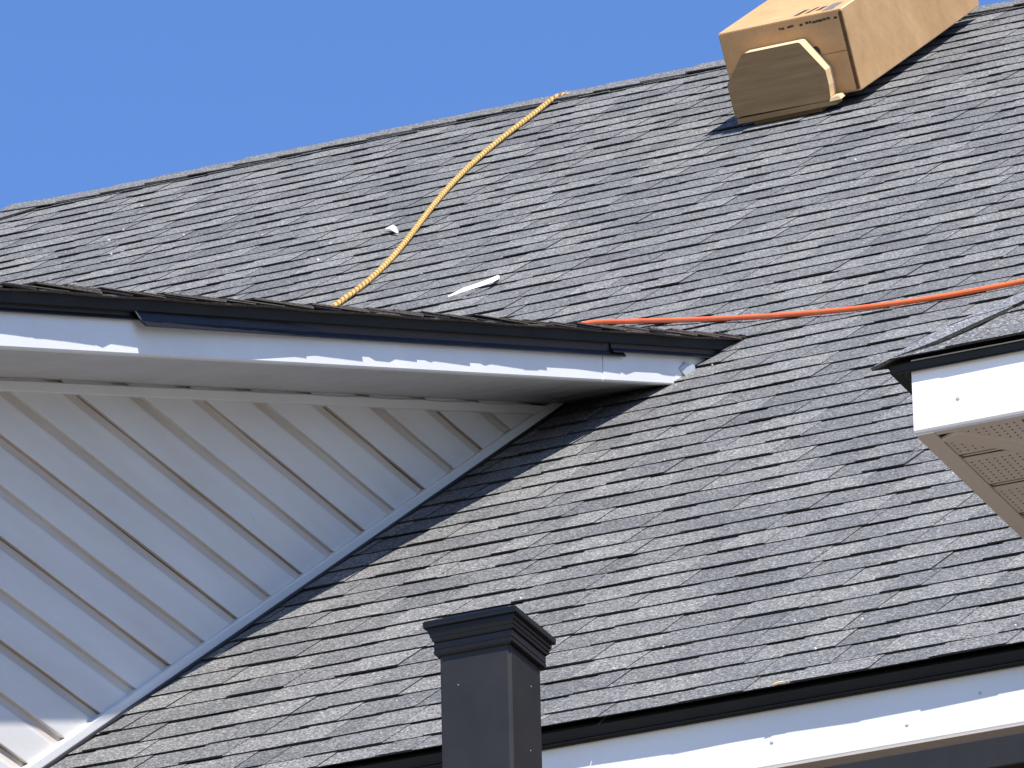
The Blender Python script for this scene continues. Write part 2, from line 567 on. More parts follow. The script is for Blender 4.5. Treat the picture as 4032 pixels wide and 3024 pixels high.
# starter strip under the first layer, slightly proud and wavy
mb = MB()
rings = []
for i in range(60):
    s = s_lo + (s_hi - s_lo) * i / 59
    e = XE - 0.004 + 0.004 * math.sin(i * 1.7) + 0.0025 * math.sin(i * 0.63 + 1)
    q = 0.0012 * math.sin(i * 0.9)
    rings.append([DP(e, s, -.0142 + q), DP(e - .1, s, -.0142), DP(e - .1, s, -.0112), DP(e, s, -.0108 + q)])
mb.sweep(rings, 0)
mb.build("starter_strip", M_RAKE, dormer)

# rake drip edge in three lapped lengths
def rake_drip(y0, y1, out, drop, flare=0.0, cut=0.0):
    pr = [(-0.09, -0.001), (0.0, -0.001), (0.0, -0.030), (0.0065, -0.0385), (0.0055, -0.0405), (-0.0028, -0.0320), (-0.0028, -0.004), (-0.09, -0.004)]
    mb = MB(); rings = []
    ys = [y0, y0 + .03, y0 + .10, y0 + .22, y0 + .5, min(y0 + .95, y1 - .02), y1]
    for i, y in enumerate(ys):
        f = max(0.0, 1 - (y - y0) / 0.95)
        r = []
        for j, (dx, dz) in enumerate(pr):
            low = min(1.0, max(0.0, -dz / 0.04))
            z = dz * (1 + drop) - flare * 0.2 * low * f
            yy = y + (cut * low if i == 0 else 0)
            r.append(Vector((XF + 0.0035 + out + dx + flare * low * f, yy, rake_z(yy, -0.0165) + z)))
        rings.append(r)
    mb.sweep(rings, 0)
    mb.m[-2] = 1
    return mb
rake_drip(-0.82, 0.30, 0.0, 0.00).build("drip_edge", [M_DRIP, M_DRIP], dormer)
d2 = rake_drip(0.215, 2.74, 0.0032, 0.34, 0.017, 0.045)
d2.build("drip_edge", [M_DRIP, M_METAL], dormer)
rake_drip(2.66, DS1 + .02, 0.0062, 0.10, 0.001, 0.0).build("drip_edge", [M_DRIP, M_DRIP], dormer)

# rake fascia boards
FB = -0.128                                   # underside relative to the roof surface
def rake_board(y0, y1, xo=0.0):
    mb = MB(); rings = []
    for y in (y0, y1):
        rings.append([Vector((XF + xo, y, rake_z(y, -0.022))), Vector((XF + xo, y, rake_z(y, FB + .003))), Vector((XF + xo - .003, y, rake_z(y, FB))),
                      Vector((XF + xo - .02, y, rake_z(y, FB))), Vector((XF + xo - .02, y, rake_z(y, -0.022)))])
    mb.sweep(rings, 0)
    return mb
rake_board(-0.80, 2.632).build("fascia_board", M_FASC_Y, dormer)
rake_board(2.6345, DS1 + .05, 0.001).build("fascia_board", M_FASC_Y, dormer)
# bent flashing end poking out of the fascia foot
mb = MB()
q = [Vector((XF + .003, 3.078, 9.634)), Vector((XF + .010, 3.108, 9.660)), Vector((XF + .013, 3.148, 9.668)), Vector((XF + .012, 3.158, 9.655)), Vector((XF + .008, 3.118, 9.624))]
mb.sweep([[p + Vector((-.014, 0.002, .003)) for p in q], [p + Vector((-.0015, 0, 0)) for p in q], q], 0)
mb.build("flashing_end", M_CAULK, dormer)

# rake soffit, panel by panel, each with a raised rib at its lap
y = -0.78
while y < 3.2:
    y1 = min(y + 0.128, 3.3)
    mb = MB(); rings = []
    j = rng.uniform(-.0006, .0006)
    for xx in (XW + 0.001, XF - 0.0202):
        rings.append([Vector((xx, y + .0003, rake_z(y, FB + .0045 + j))), Vector((xx, y + .012, rake_z(y + .012, FB + .0008 + j))), Vector((xx, y1 - .0003, rake_z(y1, FB + .0014 + j))),
                      Vector((xx, y1 - .0003, rake_z(y1, FB + .0080))), Vector((xx, y + .0003, rake_z(y, FB + .0080)))])
    mb.sweep(rings, 0)
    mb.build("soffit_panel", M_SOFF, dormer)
    y = y1

# Dutch-lap siding, two courses to a panel, cut to the rake above and the roof below
HC = 0.1082
GZ = [7.7787 + HC * i for i in range(-30, 18)]     # lower edges of the laps
def lap_profile(zg):
    # from the lower edge of the upper course down over cove and flat face to the next lap
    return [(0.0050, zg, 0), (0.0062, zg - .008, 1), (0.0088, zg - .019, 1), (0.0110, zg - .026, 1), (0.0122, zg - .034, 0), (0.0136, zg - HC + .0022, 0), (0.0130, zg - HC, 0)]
def ylim(z):
    lo = max(yF0, (z - (DZ0 + FB + 0.012)) / 0.364)
    hi = (z - ZE) / tP + 0.06
    return lo, max(lo + .001, min(hi, 3.25))
for i in range(0, len(GZ) - 2, 2):
    zt = GZ[i + 2]
    mb = MB()
    pr = lap_profile(zt) + lap_profile(GZ[i + 1])
    if zt < 5.2: 
        pass
    bend = rng.uniform(-.0008, .0008)
    a, b_ = [], []
    for (dx, z, mt) in pr:
        lo, hi = ylim(z)
        a.append(Vector((XW + dx + bend, lo, z))); b_.append(Vector((XW + dx, hi, z)))
    mids = []
    NS = 6
    rows = []
    for q in range(NS + 1):
        t = q / NS
        rows.append([a[j].lerp(b_[j], t) + Vector((0.0007 * math.sin(q * 2.1 + i) * (0 < q < NS), 0, 0.0005 * math.sin(q * 1.3 + i * 2) * (0 < q < NS))) for j in range(len(pr))])
    n = len(pr)
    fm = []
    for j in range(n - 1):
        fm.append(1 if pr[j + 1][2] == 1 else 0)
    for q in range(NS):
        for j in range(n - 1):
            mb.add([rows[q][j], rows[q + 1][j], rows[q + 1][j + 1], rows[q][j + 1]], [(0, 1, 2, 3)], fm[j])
    # returns of the lower lips
    for j in (6, n - 1):
        for q in range(NS):
            p0, p1 = rows[q][j], rows[q + 1][j]
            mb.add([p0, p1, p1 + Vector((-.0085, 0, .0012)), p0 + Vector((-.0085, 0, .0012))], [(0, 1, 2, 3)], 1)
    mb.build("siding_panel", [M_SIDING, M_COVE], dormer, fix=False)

# trim where siding meets soffit and main roof
def bar_y(y0, y1, zf, x0, x1, h, wave=0.0):
    mb = MB(); rings = []
    n = 24
    for q in range(n + 1):
        y = y0 + (y1 - y0) * q / n
        z = zf(y); d = wave * math.sin(q * 1.9)
        rings.append([Vector((x0, y, z)), Vector((x1 - .003, y, z)), Vector((x1, y, z - .003)), Vector((x1, y, z - h + .002)), Vector((x1 - .002, y, z - h)), Vector((x0, y, z - h + d))])
    mb.sweep(rings, 0)
    return mb
bar_y(yF0, 3.08, lambda y: rake_z(y, FB - .0045) + 0.0016 * math.sin(y * 21), XW, XW + .021, .0235).build("frieze_channel", M_TRIM, dormer)
bar_y(0.25, 3.06, lambda y: ZE + y * tP + 0.031, XW, XW + .0235, .024).build("roof_trim", M_TRIM, dormer)
# step flashing showing as a dark line under the trim
bar_y(0.02, 3.2, lambda y: ZE + y * tP + 0.0085, XW, XW + .032, .008).build("step_flashing", M_DRIP, dormer)
# front corner post and front face (left of the picture)
mb = MB(); mb.box(XW - .08, XW + .022, yF0 - .022, yF0 + .03, 4.0, rake_z(yF0, FB)); mb.build("corner_trim", M_TRIM, dormer)
mb = MB(); mb.box(-4.9, XW - .081, yF0 - .012, yF0 + .005, 4.0, rake_z(yF0, FB)); mb.build("front_siding", M_SIDING, dormer)

# ------------------------------------------------------------------ right-hand lower roof corner
BX, BY, BZ = 1.0925, -2.0243, 7.0640          # outer lower corner of its fascia
HM = 0.84                                     # pitch of this small roof
FT = BZ + 0.128                               # top of fascia
m = MB()
RF = FT + 0.002
DT = RF - 0.013
RF = FT + 0.002
DT = RF - 0.013
ex, ey = BX - 0.034, BY - 0.006               # edges of the deck
top = 0.9
m.add([(ex, ey, DT), (ex + 3.4, ey, DT), (ex + 3.4, ey + top, DT + top * HM), (ex + top, ey + top, DT + top * HM), (ex, ey + 1.75, DT), (ex + top, ey + 1.75, DT + top * HM),
       (ex + 3.4, ey + 1.75, DT + top * HM), (ex, ey, DT - .012), (ex + 3.4, ey, DT - .012), (ex + 3.4, ey + 1.75, DT - .012), (ex, ey + 1.75, DT - .012)],
      [(0, 1, 2, 3), (0, 3, 5, 4), (3, 2, 6, 5), (7, 10, 9, 8), (0, 7, 8, 1), (0, 4, 10, 7), (1, 8, 9, 6, 2), (4, 5, 6, 9, 10)])
side_roof = m.build("side_roof", M_DECK, house)
m = MB(); m.box(BX + .36, BX + 3.2, BY + .36, BY + 1.9, 0, BZ + .01); m.build("wall", M_BRICK, house)
# fascia
mb = MB(); mb.sweep([[Vector((x, BY, FT - .004)), Vector((x, BY, BZ + .003)), Vector((x, BY + .003, BZ)), Vector((x, BY + .02, BZ)), Vector((x, BY + .02, FT - .004))] for x in (BX, BX + 3.2)])
mb.build("fascia_board", M_FASC_X, side_roof)
mb = MB(); mb.box(BX + .002, BX + .02, BY + .0205, BY + 1.72, BZ + .002, FT - .004); mb.build("fascia_board", M_FASC_Y, side_roof)
mb = MB(); disc_nail(mb, (1.1687, BY, 7.1085), (0, -1, 0)); mb.build("nail_head", M_NAIL, side_roof)
# drip edges
pf = [(0.012, -.008), (-0.001, -.008), (-0.001, -.020), (-0.006, -.0260), (-0.005, -.0275), (0.0015, -.0215), (0.0015, -.011), (0.012, -.011)]
mb = MB(); mb.sweep([[Vector((x, BY - .0025 + a, FT + b_)) for a, b_ in pf] for x in (BX - .020, BX + 3.2)]); mb.build("drip_edge", M_DRIP, side_roof)
mb = MB(); mb.sweep([[Vector((BX - .008 + a, y, FT - .001 + b_)) for a, b_ in pf] for y in (BY - .002, BY + 1.72)]); mb.build("drip_edge", M_DRIP, side_roof)

# shingles of the small roof: one front course row by row, ends folded at the hip
def SPf(x, s, n=0.0):
    L = math.sqrt(1 + HM * HM)
    x = max(x, ex + s / L + .002)
    return Vector((x, ey + s / L - n * HM / L, RF + s * HM / L + n / L))
def SPl(y, s, n=0.0):
    L = math.sqrt(1 + HM * HM)
    y = max(y, ey + s / L + .002)
    return Vector((ex + s / L - n * HM / L, y, RF + s * HM / L + n / L))
LH = math.sqrt(1 + HM * HM)
s0 = -0.013
k = 0
while s0 < 1.0:
    hx = ex + max(0, s0) / LH + 0.004
    mb = MB(); strip(mb, SPf, k, s0, hx, hx + 1.1, random.Random(77 + k), min(.3, 1.2 - s0), base=.002)
    mb.build("shingle", SH_MATS, side_roof)
    mb = MB(); strip(mb, lambda a, s, n: SPl(2 * ey + 1.0 - a, s, n) if False else SPl(a, s, n), k, s0, ey + max(0, s0) / LH + .004, ey + 1.7, random.Random(177 + k), min(.3, 1.2 - s0), base=.002)
    mb.build("shingle", SH_MATS, side_roof)
    s0 += 0.14
    k += 1
# hip caps, the lowest one drooping over the corner into a point
def hip_pt(t, up):
    return Vector((ex + t, ey + t, RF + t * HM + up))
for i in range(6):
    t0 = -0.010 + i * 0.085
    t1 = t0 + 0.19
    mb = MB(); rings = []
    NN = 7
    for (tt, up) in ((t0, 0.0085), (t0 + .06, 0.0080), (t1, 0.003)):
        c_ = hip_pt(tt, up)
        if i == 0 and tt == t0:
            c_ += Vector((-.012, -.010, -.014))
        row = []
        for q in range(NN):
            a = q / (NN - 1) * 2 - 1
            d = abs(a) * 0.105
            if a < 0:
                p = c_ + Vector((0.30 * d, 0.95 * d, -0.30 * d * 0)) 
                p.z = RF + (p.x - ex) * HM + up * (1 - .25 * abs(a))
            else:
                p = c_ + Vector((0.95 * d, 0.30 * d, 0))
                p.z = RF + (p.y - ey) * HM + up * (1 - .25 * abs(a))
            if i == 0 and tt == t0:
                p.z -= .012 * (1 - abs(a))
            if abs(a) < .01:
                p.z -= .004
            row.append(p)
        rings.append(row)
    th = Vector((-.002, -.002, .005))
    rr = [r + [p + th for p in reversed(r)] for r in rings]
    mb.sweep(rr, [1] * (NN - 1) + [1] + [0] * (NN - 1) + [1])
    mb.build("hip_cap", [M_CAPG, M_BUTT], side_roof)

# tan vented soffit: channels, mitre strip and panels
zs = BZ - 0.001
soff = MB(); soff.box(BX + .0015, BX + .032, BY + .0035, BY + 1.7, zs - .0035, zs + .001); soff.build("soffit_channel", M_TAN, side_roof)
soff = MB(); soff.box(BX + .0325, BX + 3.1, BY + .0035, BY + .017, zs - .003, zs + .001); soff.build("soffit_channel", M_TAN, side_roof)
# mitre strip along the 45 degree diagonal
mx, my = BX + .0325, BY + .0175
mb = MB(); hw = 0.0125
mb.hexa([(mx, my + hw * 1.4, zs - .0065), (mx + hw * 2.6, my, zs - .0065), (mx + .5, my + .5 - hw * 1.4, zs - .0065), (mx + .5 - hw * 1.4, my + .5, zs - .0065),
         (mx, my + hw * 1.4, zs), (mx + hw * 2.6, my, zs), (mx + .5, my + .5 - hw * 1.4, zs), (mx + .5 - hw * 1.4, my + .5, zs)])
mb.build("mitre_strip", M_TAN, side_roof)
hs = MB()
PW = 0.1335
def clip_soffit(poly, f):
    out = []
    for i in range(len(poly)):
        a, b_ = poly[i], poly[(i + 1) % len(poly)]
        fa, fb = f(a), f(b_)
        if fa >= 0: out.append(a)
        if (fa >= 0) != (fb >= 0):
            t = fa / (fa - fb); out.append((a[0] + (b_[0] - a[0]) * t, a[1] + (b_[1] - a[1]) * t))
    return out
def panel(x0, x1, y0, y1, dz, side):
    # side -1: panels of the left run (ribs along X); +1: panels of the front run (ribs along Y)
    f = (lambda p: (p[1] - my) - (p[0] - mx) - .0235) if side < 0 else (lambda p: (p[0] - mx) - (p[1] - my) - .0235)
    pl = clip_soffit([(x0, y0), (x1, y0), (x1, y1), (x0, y1)], f)
    return pl
def add_poly(mb, pl, z, h):
    n = len(pl)
    if n < 3: return
    mb.add([(p[0], p[1], z) for p in pl] + [(p[0], p[1], z + h) for p in pl],
           [tuple(range(n))[::-1], tuple(range(n, 2 * n))] + [(i, (i + 1) % n, n + (i + 1) % n, n + i) for i in range(n)])
gy = [-1.8946 + PW * i for i in range(-1, 12)]
for i in range(len(gy) - 1):
    a, b_ = gy[i] + .0008, gy[i + 1] - .0152
    if i == 0: a = my
    mb = MB()
    add_poly(mb, panel(mx, mx + .34, max(a, my), b_, 0, -1), zs - .0012, .0022)
    add_poly(mb, panel(mx, mx + .34, b_ + .0002, gy[i + 1] + .0006, 0, -1), zs + .0030, .002)      # sunk lap groove
    pl = panel(mx, mx + .34, b_ - .0026, b_, 0, -1)
    add_poly(mb, pl, zs - .0012, .0065)
    if mb.v:
        mb.build("soffit_panel", M_TAN, side_roof)
    ya = max(a, my) + .018
    for q in range(int((b_ - .010 - ya) / .0125) + 1):
        yy = ya + q * .0125
        for r in range(18):
            xx = mx + .008 + r * .0128 + (.0 if q % 2 == 0 else .0)
            if (yy - my) - (xx - mx) > .030:
                hs.add([(xx + .0019 * math.cos(e * 1.0472), yy + .0019 * math.sin(e * 1.0472), zs - .0016) for e in range(6)], [(5, 4, 3, 2, 1, 0)])
gx = [mx + .02 + PW * i for i in range(0, 16)]
for i in range(len(gx) - 1):
    mb = MB()
    add_poly(mb, panel(gx[i] + .0008, gx[i + 1] - .0152, my, my + .33, 0, 1), zs - .0012, .0022)
    add_poly(mb, panel(gx[i + 1] - .015, gx[i + 1] + .0006, my, my + .33, 0, 1), zs + .0030, .002)
    mb.build("soffit_panel", M_TAN, side_roof)
    for r in range(8):
        xx = gx[i] + .016 + r * .0128
        for q in range(20):
            yy = my + .010 + q * .0125
            if (xx - mx) - (yy - my) > .030:
                hs.add([(xx + .0019 * math.cos(e * 1.0472), yy + .0019 * math.sin(e * 1.0472), zs - .0016) for e in range(6)], [(5, 4, 3, 2, 1, 0)])
tag(hs.build("soffit_perforations", M_HOLE, side_roof, fix=False), kind="stuff")

# ------------------------------------------------------------------ dark post with a moulded cap
PX, PY = 0.2020, -1.6640                       # axis of the post
post = tag(empty("post", (PX, PY, 0)), "dark grey square post with stepped cap, standing in front of the eave", "post")
def sq(h, z, ch):
    return [Vector((PX + a * h, PY + b_ * h, z)) for a, b_ in ((1, -1 + ch), (1, 1 - ch), (1 - ch, 1), (-1 + ch, 1), (-1, 1 - ch), (-1, -1 + ch), (-1 + ch, -1), (1 - ch, -1))]
mb = MB(); mb.sweep([sq(.0635, 0, .085), sq(.0635, 6.985, .085)]); mb.build("shaft", M_GREY, post)
def tier(prof, ch, name="cap_moulding"):
    mb = MB(); mb.sweep([sq(h, z, ch * .0635 / h) for h, z in prof]); mb.build(name, M_CAPB, post)
tier([(.0636, 6.9605), (.0665, 6.9600), (.0700, 6.9630), (.0705, 6.9690), (.0695, 6.9705)], .02)
tier([(.0690, 6.9706), (.0700, 6.9720), (.0700, 6.9820), (.0690, 6.9835)], .02)
tier([(.0700, 6.9836), (.0722, 6.9860), (.0730, 6.9905), (.0745, 6.9915), (.0755, 6.9965), (.0775, 6.9985), (.0778, 7.0060)], .02)
tier([(.0790, 7.0061), (.0832, 7.0075), (.0836, 7.0100), (.0836, 7.0165), (.0818, 7.0185), (.0600, 7.0215)], .03, "cap_plate")
tier([(.0600, 7.0205), (.0600, 7.0285), (.0585, 7.0300), (.0300, 7.0330)], .03, "cap_top")

for (fx, fy, z) in ((-.030, -1, 6.905), (1, .02, 6.915), (1, .012, 6.800)):
    mb = MB()
    if fy == -1: disc_nail(mb, (PX + fx, PY - .0635, z), (0, -1, 0), .0007, .0003)
    else: disc_nail(mb, (PX + .0635, PY + fy, z), (1, 0, 0), .0010, .0003)
    mb.build("paint_fleck", M_CHIP, post)

# dark beam low in the right corner, on its own two posts
beam = tag(empty("beam", (1.2, -0.60, 0)), "dark grey horizontal beam just below the tan soffit strip", "beam")
mb = MB(); mb.sweep([[Vector((x, y, z)) for y, z in ((-.598, 7.1125), (-.600, 7.1105), (-.600, 7.0585), (-.598, 7.0565), (-.552, 7.0565), (-.550, 7.0585), (-.550, 7.1105), (-.552, 7.1125))] for x in (-.4, 3.4)]); mb.build("rail", M_GREY, beam)
for x in (-.38, 3.3):
    mb = MB(); mb.box(x, x + .06, -.605, -.545, 0, 7.056); mb.build("upright", M_GREY, beam)

# ------------------------------------------------------------------ cardboard box and its wooden stop on the roof
S0 = 7.8355
ANG = math.atan2(-0.045, 1.33)
def BXP(x, s, n):                              # box frame: x from its right front edge, s from its front
    c, q = math.cos(ANG), math.sin(ANG)
    return RP(-2.181 + x * c + s * q, S0 + s * c - x * q, n)
box = tag(empty("cardboard_box", RP(-2.36, S0 + .66, .033)), "long brown cardboard box lying on the roof slope below the ridge", "box")
W_, L_, H_ = 0.362, 1.33, 0.233
NB = 0.0345
mb = MB()
def rrect(n0, n1, x0, x1, s, e=.004):
    return [BXP(x0 + e, s, n0), BXP(x1 - e, s, n0), BXP(x1, s, n0 + e), BXP(x1, s, n1 - e), BXP(x1 - e, s, n1), BXP(x0 + e, s, n1), BXP(x0, s, n1 - e), BXP(x0, s, n0 + e)]
rings = []
for s, e in ((0.0, .006), (.003, .003), (L_ * .33, .003), (L_ * .66, .003), (L_ - .003, .003), (L_, .006)):
    b = .0035 * math.sin(s / L_ * math.pi)
    sh = .002 if e == .006 else 0
    rings.append(rrect(NB + sh, NB + H_ - sh + b, -W_ + sh - b * .3, -sh + b, s, e))
mb.sweep(rings, [0, 1, 0, 1, 0, 1, 0, 1])
mb.build("carton", [M_CARD, M_CARDEDGE], box, RP(-2.36, S0 + .66, .033))
# closed front flap seam, seen as a thin fold line and a painted gap shadow at the right side
def sheet(mb, pts, nrm, t=0.0012):
    a = [p for p in pts]; b_ = [p + nrm * t for p in pts]; n = len(a)
    mb.add(a + b_, [tuple(range(n))[::-1], tuple(range(n, 2 * n))] + [(i, (i + 1) % n, n + (i + 1) % n, n + i) for i in range(n)])
uu = (RP(0, 1, 0) - RP(0, 0, 0)); nn = (RP(0, 0, 1) - RP(0, 0, 0))
def front(pts, off=0.0003):                    # x, n pairs on the front face
    return [BXP(x, -off, n) for x, n in pts]
def topf(pts, off=0.0006):
    return [BXP(x, s, NB + H_ + off) for x, s in pts]
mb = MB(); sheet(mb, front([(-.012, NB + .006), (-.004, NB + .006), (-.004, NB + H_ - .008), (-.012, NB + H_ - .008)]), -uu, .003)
mb.build("flap_gap_shadow", M_CARDGAP, box)  # dark brown strip paints the shadow in the gap beside the flaps
mb = MB(); sheet(mb, front([(-W_ + .004, NB + .118), (-.013, NB + .118), (-.013, NB + H_ - .004), (-W_ + .004, NB + H_ - .004)]), -uu, .0026)
mb.build("front_flap", M_CARD, box)
mb = MB(); sheet(mb, front([(-W_ + .004, NB + .005), (-.013, NB + .005), (-.013, NB + .1155), (-W_ + .004, NB + .1155)]), -uu, .0022)
mb.build("front_flap", M_CARD, box)
# faded print: two worn lines on the front, characters and a band on top
def ink_row(mb, x0, x1, n0, h, rg, face, q=12):
    x = x0
    while x < x1:
        wd = rg.uniform(.004, .013)
        a = rg.uniform(-.2, .2) * h
        if rg.random() < .85:
            if face == 'f':
                sheet(mb, [p - uu * .0028 for p in front([(x, n0 + a), (x + wd, n0 + a), (x + wd * .9, n0 + h + a), (x + wd * .1, n0 + h + a)])], -uu, .0002)
        x += wd * .8 + rg.uniform(.0005, .003)
mb = MB(); rg = random.Random(3)
ink_row(mb, -.188, -.148, NB + H_ - .025, .006, rg, 'f')
ink_row(mb, -.128, -.026, NB + H_ - .025, .0065, rg, 'f')
mb.build("worn_print", M_INK, box)
mb = MB()
cq = [(-.098 + .011 * math.cos(i * .52), NB + .128 + .017 * math.sin(i * .52)) for i in range(12)]
sheet(mb, [p - uu * .0030 for p in front(cq)], -uu, .0002)
mb.build("printed_mark", M_INK, box)
mb = MB()
sheet(mb, topf([(-.062, .010), (-.030, .012), (-.022, .60), (-.054, .60)]), nn, .0003)
mb.build("printed_band", M_TAPE, box)
mb = MB()
for (x0, sA, sB, wd, sl) in ((-.150, .030, .115, .016, .010), (-.118, .035, .120, .012, .012), (-.090, .045, .105, .016, .006),
                             (-.215, .22, .235, .06, .0), (-.16, .235, .25, .05, .0), (-.135, .21, .34, .010, .01), (-.118, .21, .30, .010, .01), (-.13, .31, .325, .03, 0)):
    sheet(mb, topf([(x0, sA), (x0 + wd, sA), (x0 + wd + sl, sB), (x0 + sl, sB)]), nn, .0003)
mb.build("worn_print", M_INK, box)

stop = tag(empty("wooden_stop", RP(-2.39, S0 - .03, .012)), "clipped-corner pine board upright on a base plank, holding up the cardboard box", "wood block")
SB, TB = S0 - .066, 0.056
out = [(-2.533, .038), (-2.252, .033), (-2.247, .075), (-2.247, .1165), (-2.300, .2035), (-2.306, .2065), (-2.462, .2065), (-2.474, .2010), (-2.533, .1300)]
mb = MB()
n = len(out)
fr = [RP(x, SB, q) for x, q in out]; bk = [RP(x, SB + TB, q) for x, q in out]
mb.add(fr + bk, [tuple(range(n))[::-1], tuple(range(n, 2 * n))] + [(i, (i + 1) % n, n + (i + 1) % n, n + i) for i in range(n)], [0, 0] + [1] * n)
mb.build("upright_board", [M_WOOD, M_WOODCUT], stop)
mb = MB()
mb.hexa([RP(-2.528, SB - .002, .0185), RP(-2.238, SB - .002, .0185), RP(-2.238, SB + TB, .0185), RP(-2.528, SB + TB, .0185),
         RP(-2.528, SB - .002, .0325), RP(-2.238, SB - .002, .0325), RP(-2.238, SB + TB, .0325), RP(-2.528, SB + TB, .0325)])
mb.build("base_plank", M_WOOD, stop)
mb = MB()
mb.hexa([RP(-2.49, SB + .02, .0050), RP(-2.29, SB + .02, .0050), RP(-2.32, S0 + 1.2, .0050), RP(-2.50, S0 + 1.2, .0050),
         RP(-2.49, SB + .02, .0184), RP(-2.29, SB + .02, .0184), RP(-2.32, S0 + 1.2, .0338), RP(-2.50, S0 + 1.2, .0338)])
mb.build("wedge", M_WOOD, stop)
# split sliver at the foot and at the side
mb = MB()
mb.hexa([RP(-2.253, SB - .010, .0308), RP(-2.222, SB - .002, .0308), RP(-2.226, SB + .05, .0308), RP(-2.246, SB + .05, .0308),
         RP(-2.250, SB - .006, .040), RP(-2.228, SB + .000, .043), RP(-2.230, SB + .045, .041), RP(-2.246, SB + .045, .041)])
mb.build("split_sliver", M_WOODCUT, stop)

# ------------------------------------------------------------------ rope
def catmull(pts, step):
    out_ = []
    P_ = [pts[0] * 2 - pts[1]] + pts + [pts[-1] * 2 - pts[-2]]
    for i in range(1, len(P_) - 2):
        p0, p1, p2, p3 = P_[i - 1:i + 3]
        k_ = max(1, int((p2 - p1).length / step))
        for j in range(k_):
            t = j / k_
            out_.append(0.5 * ((2 * p1) + (p2 - p0) * t + (2 * p0 - 5 * p1 + 4 * p2 - p3) * t * t + (3 * p1 - p0 - 3 * p2 + p3) * t ** 3))
    out_.append(pts[-1])
    return out_
rope_pts = [(-3.568, 9.262, .0135), (-3.582, 9.235, .0150), (-3.583, 9.16, .0118), (-3.5634, 8.98, .0112), (-3.5353, 8.7, .0112), (-3.5016, 8.42, .0112), (-3.4604, 8.14, .0112), (-3.4114, 7.86, .0112), (-3.355, 7.58, .0112), (-3.2931, 7.3, .0112), (-3.2285, 7.02, .0112), (-3.1653, 6.74, .0112), (-3.1087, 6.46, .0112), (-3.0652, 6.18, .0112), (-3.0424, 5.9, .0112), (-3.025, 5.7, .0112), (-3.0, 5.5, .0112), (-2.99, 5.0, .0112), (-3.03, 4.6, .0112), (-3.12, 4.32, .0112)]
path = catmull([RP(*p) for p in rope_pts], 0.004)
mb = MB()
ro, rs, pitch = 0.0044, 0.0037, 0.034
for st in range(3):
    rings = []; dist = 0
    for i, p in enumerate(path):
        if i: dist += (path[i] - path[i - 1]).length
        t = (path[min(i + 1, len(path) - 1)] - path[max(i - 1, 0)]).normalized()
        a_ = t.cross(nn).normalized(); b_ = a_.cross(t)
        ph = dist / pitch * 2 * math.pi + st * 2.0944
        c_ = p + (a_ * math.cos(ph) + b_ * math.sin(ph)) * ro
        rings.append([c_ + (a_ * math.cos(q * 1.0472) + b_ * math.sin(q * 1.0472)) * rs for q in range(6)])
    mb.sweep(rings, 1 if st == 0 else 0, smooth=True)  # first strand coloured brown to paint the shade in the crevices
# frayed top end
tp = path[0]; td = (path[0] - path[3]).normalized()
for q in range(14):
    a = rng.uniform(0, 6.28); r_ = rng.uniform(.001, .005)
    side = (td.cross(nn).normalized() * math.cos(a) + nn * math.sin(a))
    e_ = tp + td * rng.uniform(.015, .035) + side * rng.uniform(.002, .012)
    b0 = tp + side * r_
    wv = side.cross(td) * .0009
    mb.add([b0 - wv, b0 + wv, e_ + wv * .4, e_ - wv * .4, b0 + side * .0012, e_ + side * .0006], [(0, 1, 2, 3), (1, 4, 5, 2), (4, 0, 3, 5)])
rope = mb.build("rope", [M_ROPE, M_ROPE2], None, RP(-3.3, 7.4, .005))
tag(rope, "yellow twisted rope hanging from the ridge down the grey shingles", "rope")

# ------------------------------------------------------------------ orange hose
cab = [(-3.4, 4.40, .0105), (-2.9, 4.45, .0105), (-2.5, 4.53, .0105), (-2.25, 4.62, .0105), (-2.09, 4.71, .0105), (-1.95, 4.752, .0105), (-1.8, 4.6492, .0105), (-1.65, 4.5357, .0105), (-1.5, 4.4264, .0105), (-1.35, 4.3257, .0105), (-1.2, 4.2384, .0105), (-1.05, 4.169, .0105), (-0.9, 4.122, .0105), (-0.75, 4.1032, .0105), (-0.6, 4.11, .0105), (-0.3, 4.15, .0105), (0.6, 4.35, .0105)]
path = catmull([RP(*p) for p in cab], 0.02)
mb = MB(); rings = []
for i, p in enumerate(path):
    t = (path[min(i + 1, len(path) - 1)] - path[max(i - 1, 0)]).normalized()
    a_ = t.cross(nn).normalized(); b_ = a_.cross(t)
    rings.append([p + (a_ * math.cos(q * .6283) + b_ * math.sin(q * .6283)) * .0063 for q in range(10)])
mb.sweep(rings, 0, smooth=True)
tag(mb.build("hose", M_ORANGE, None, RP(-.8, 4.2, .005)), "thin orange hose lying across the shingles above the dormer tip", "hose")

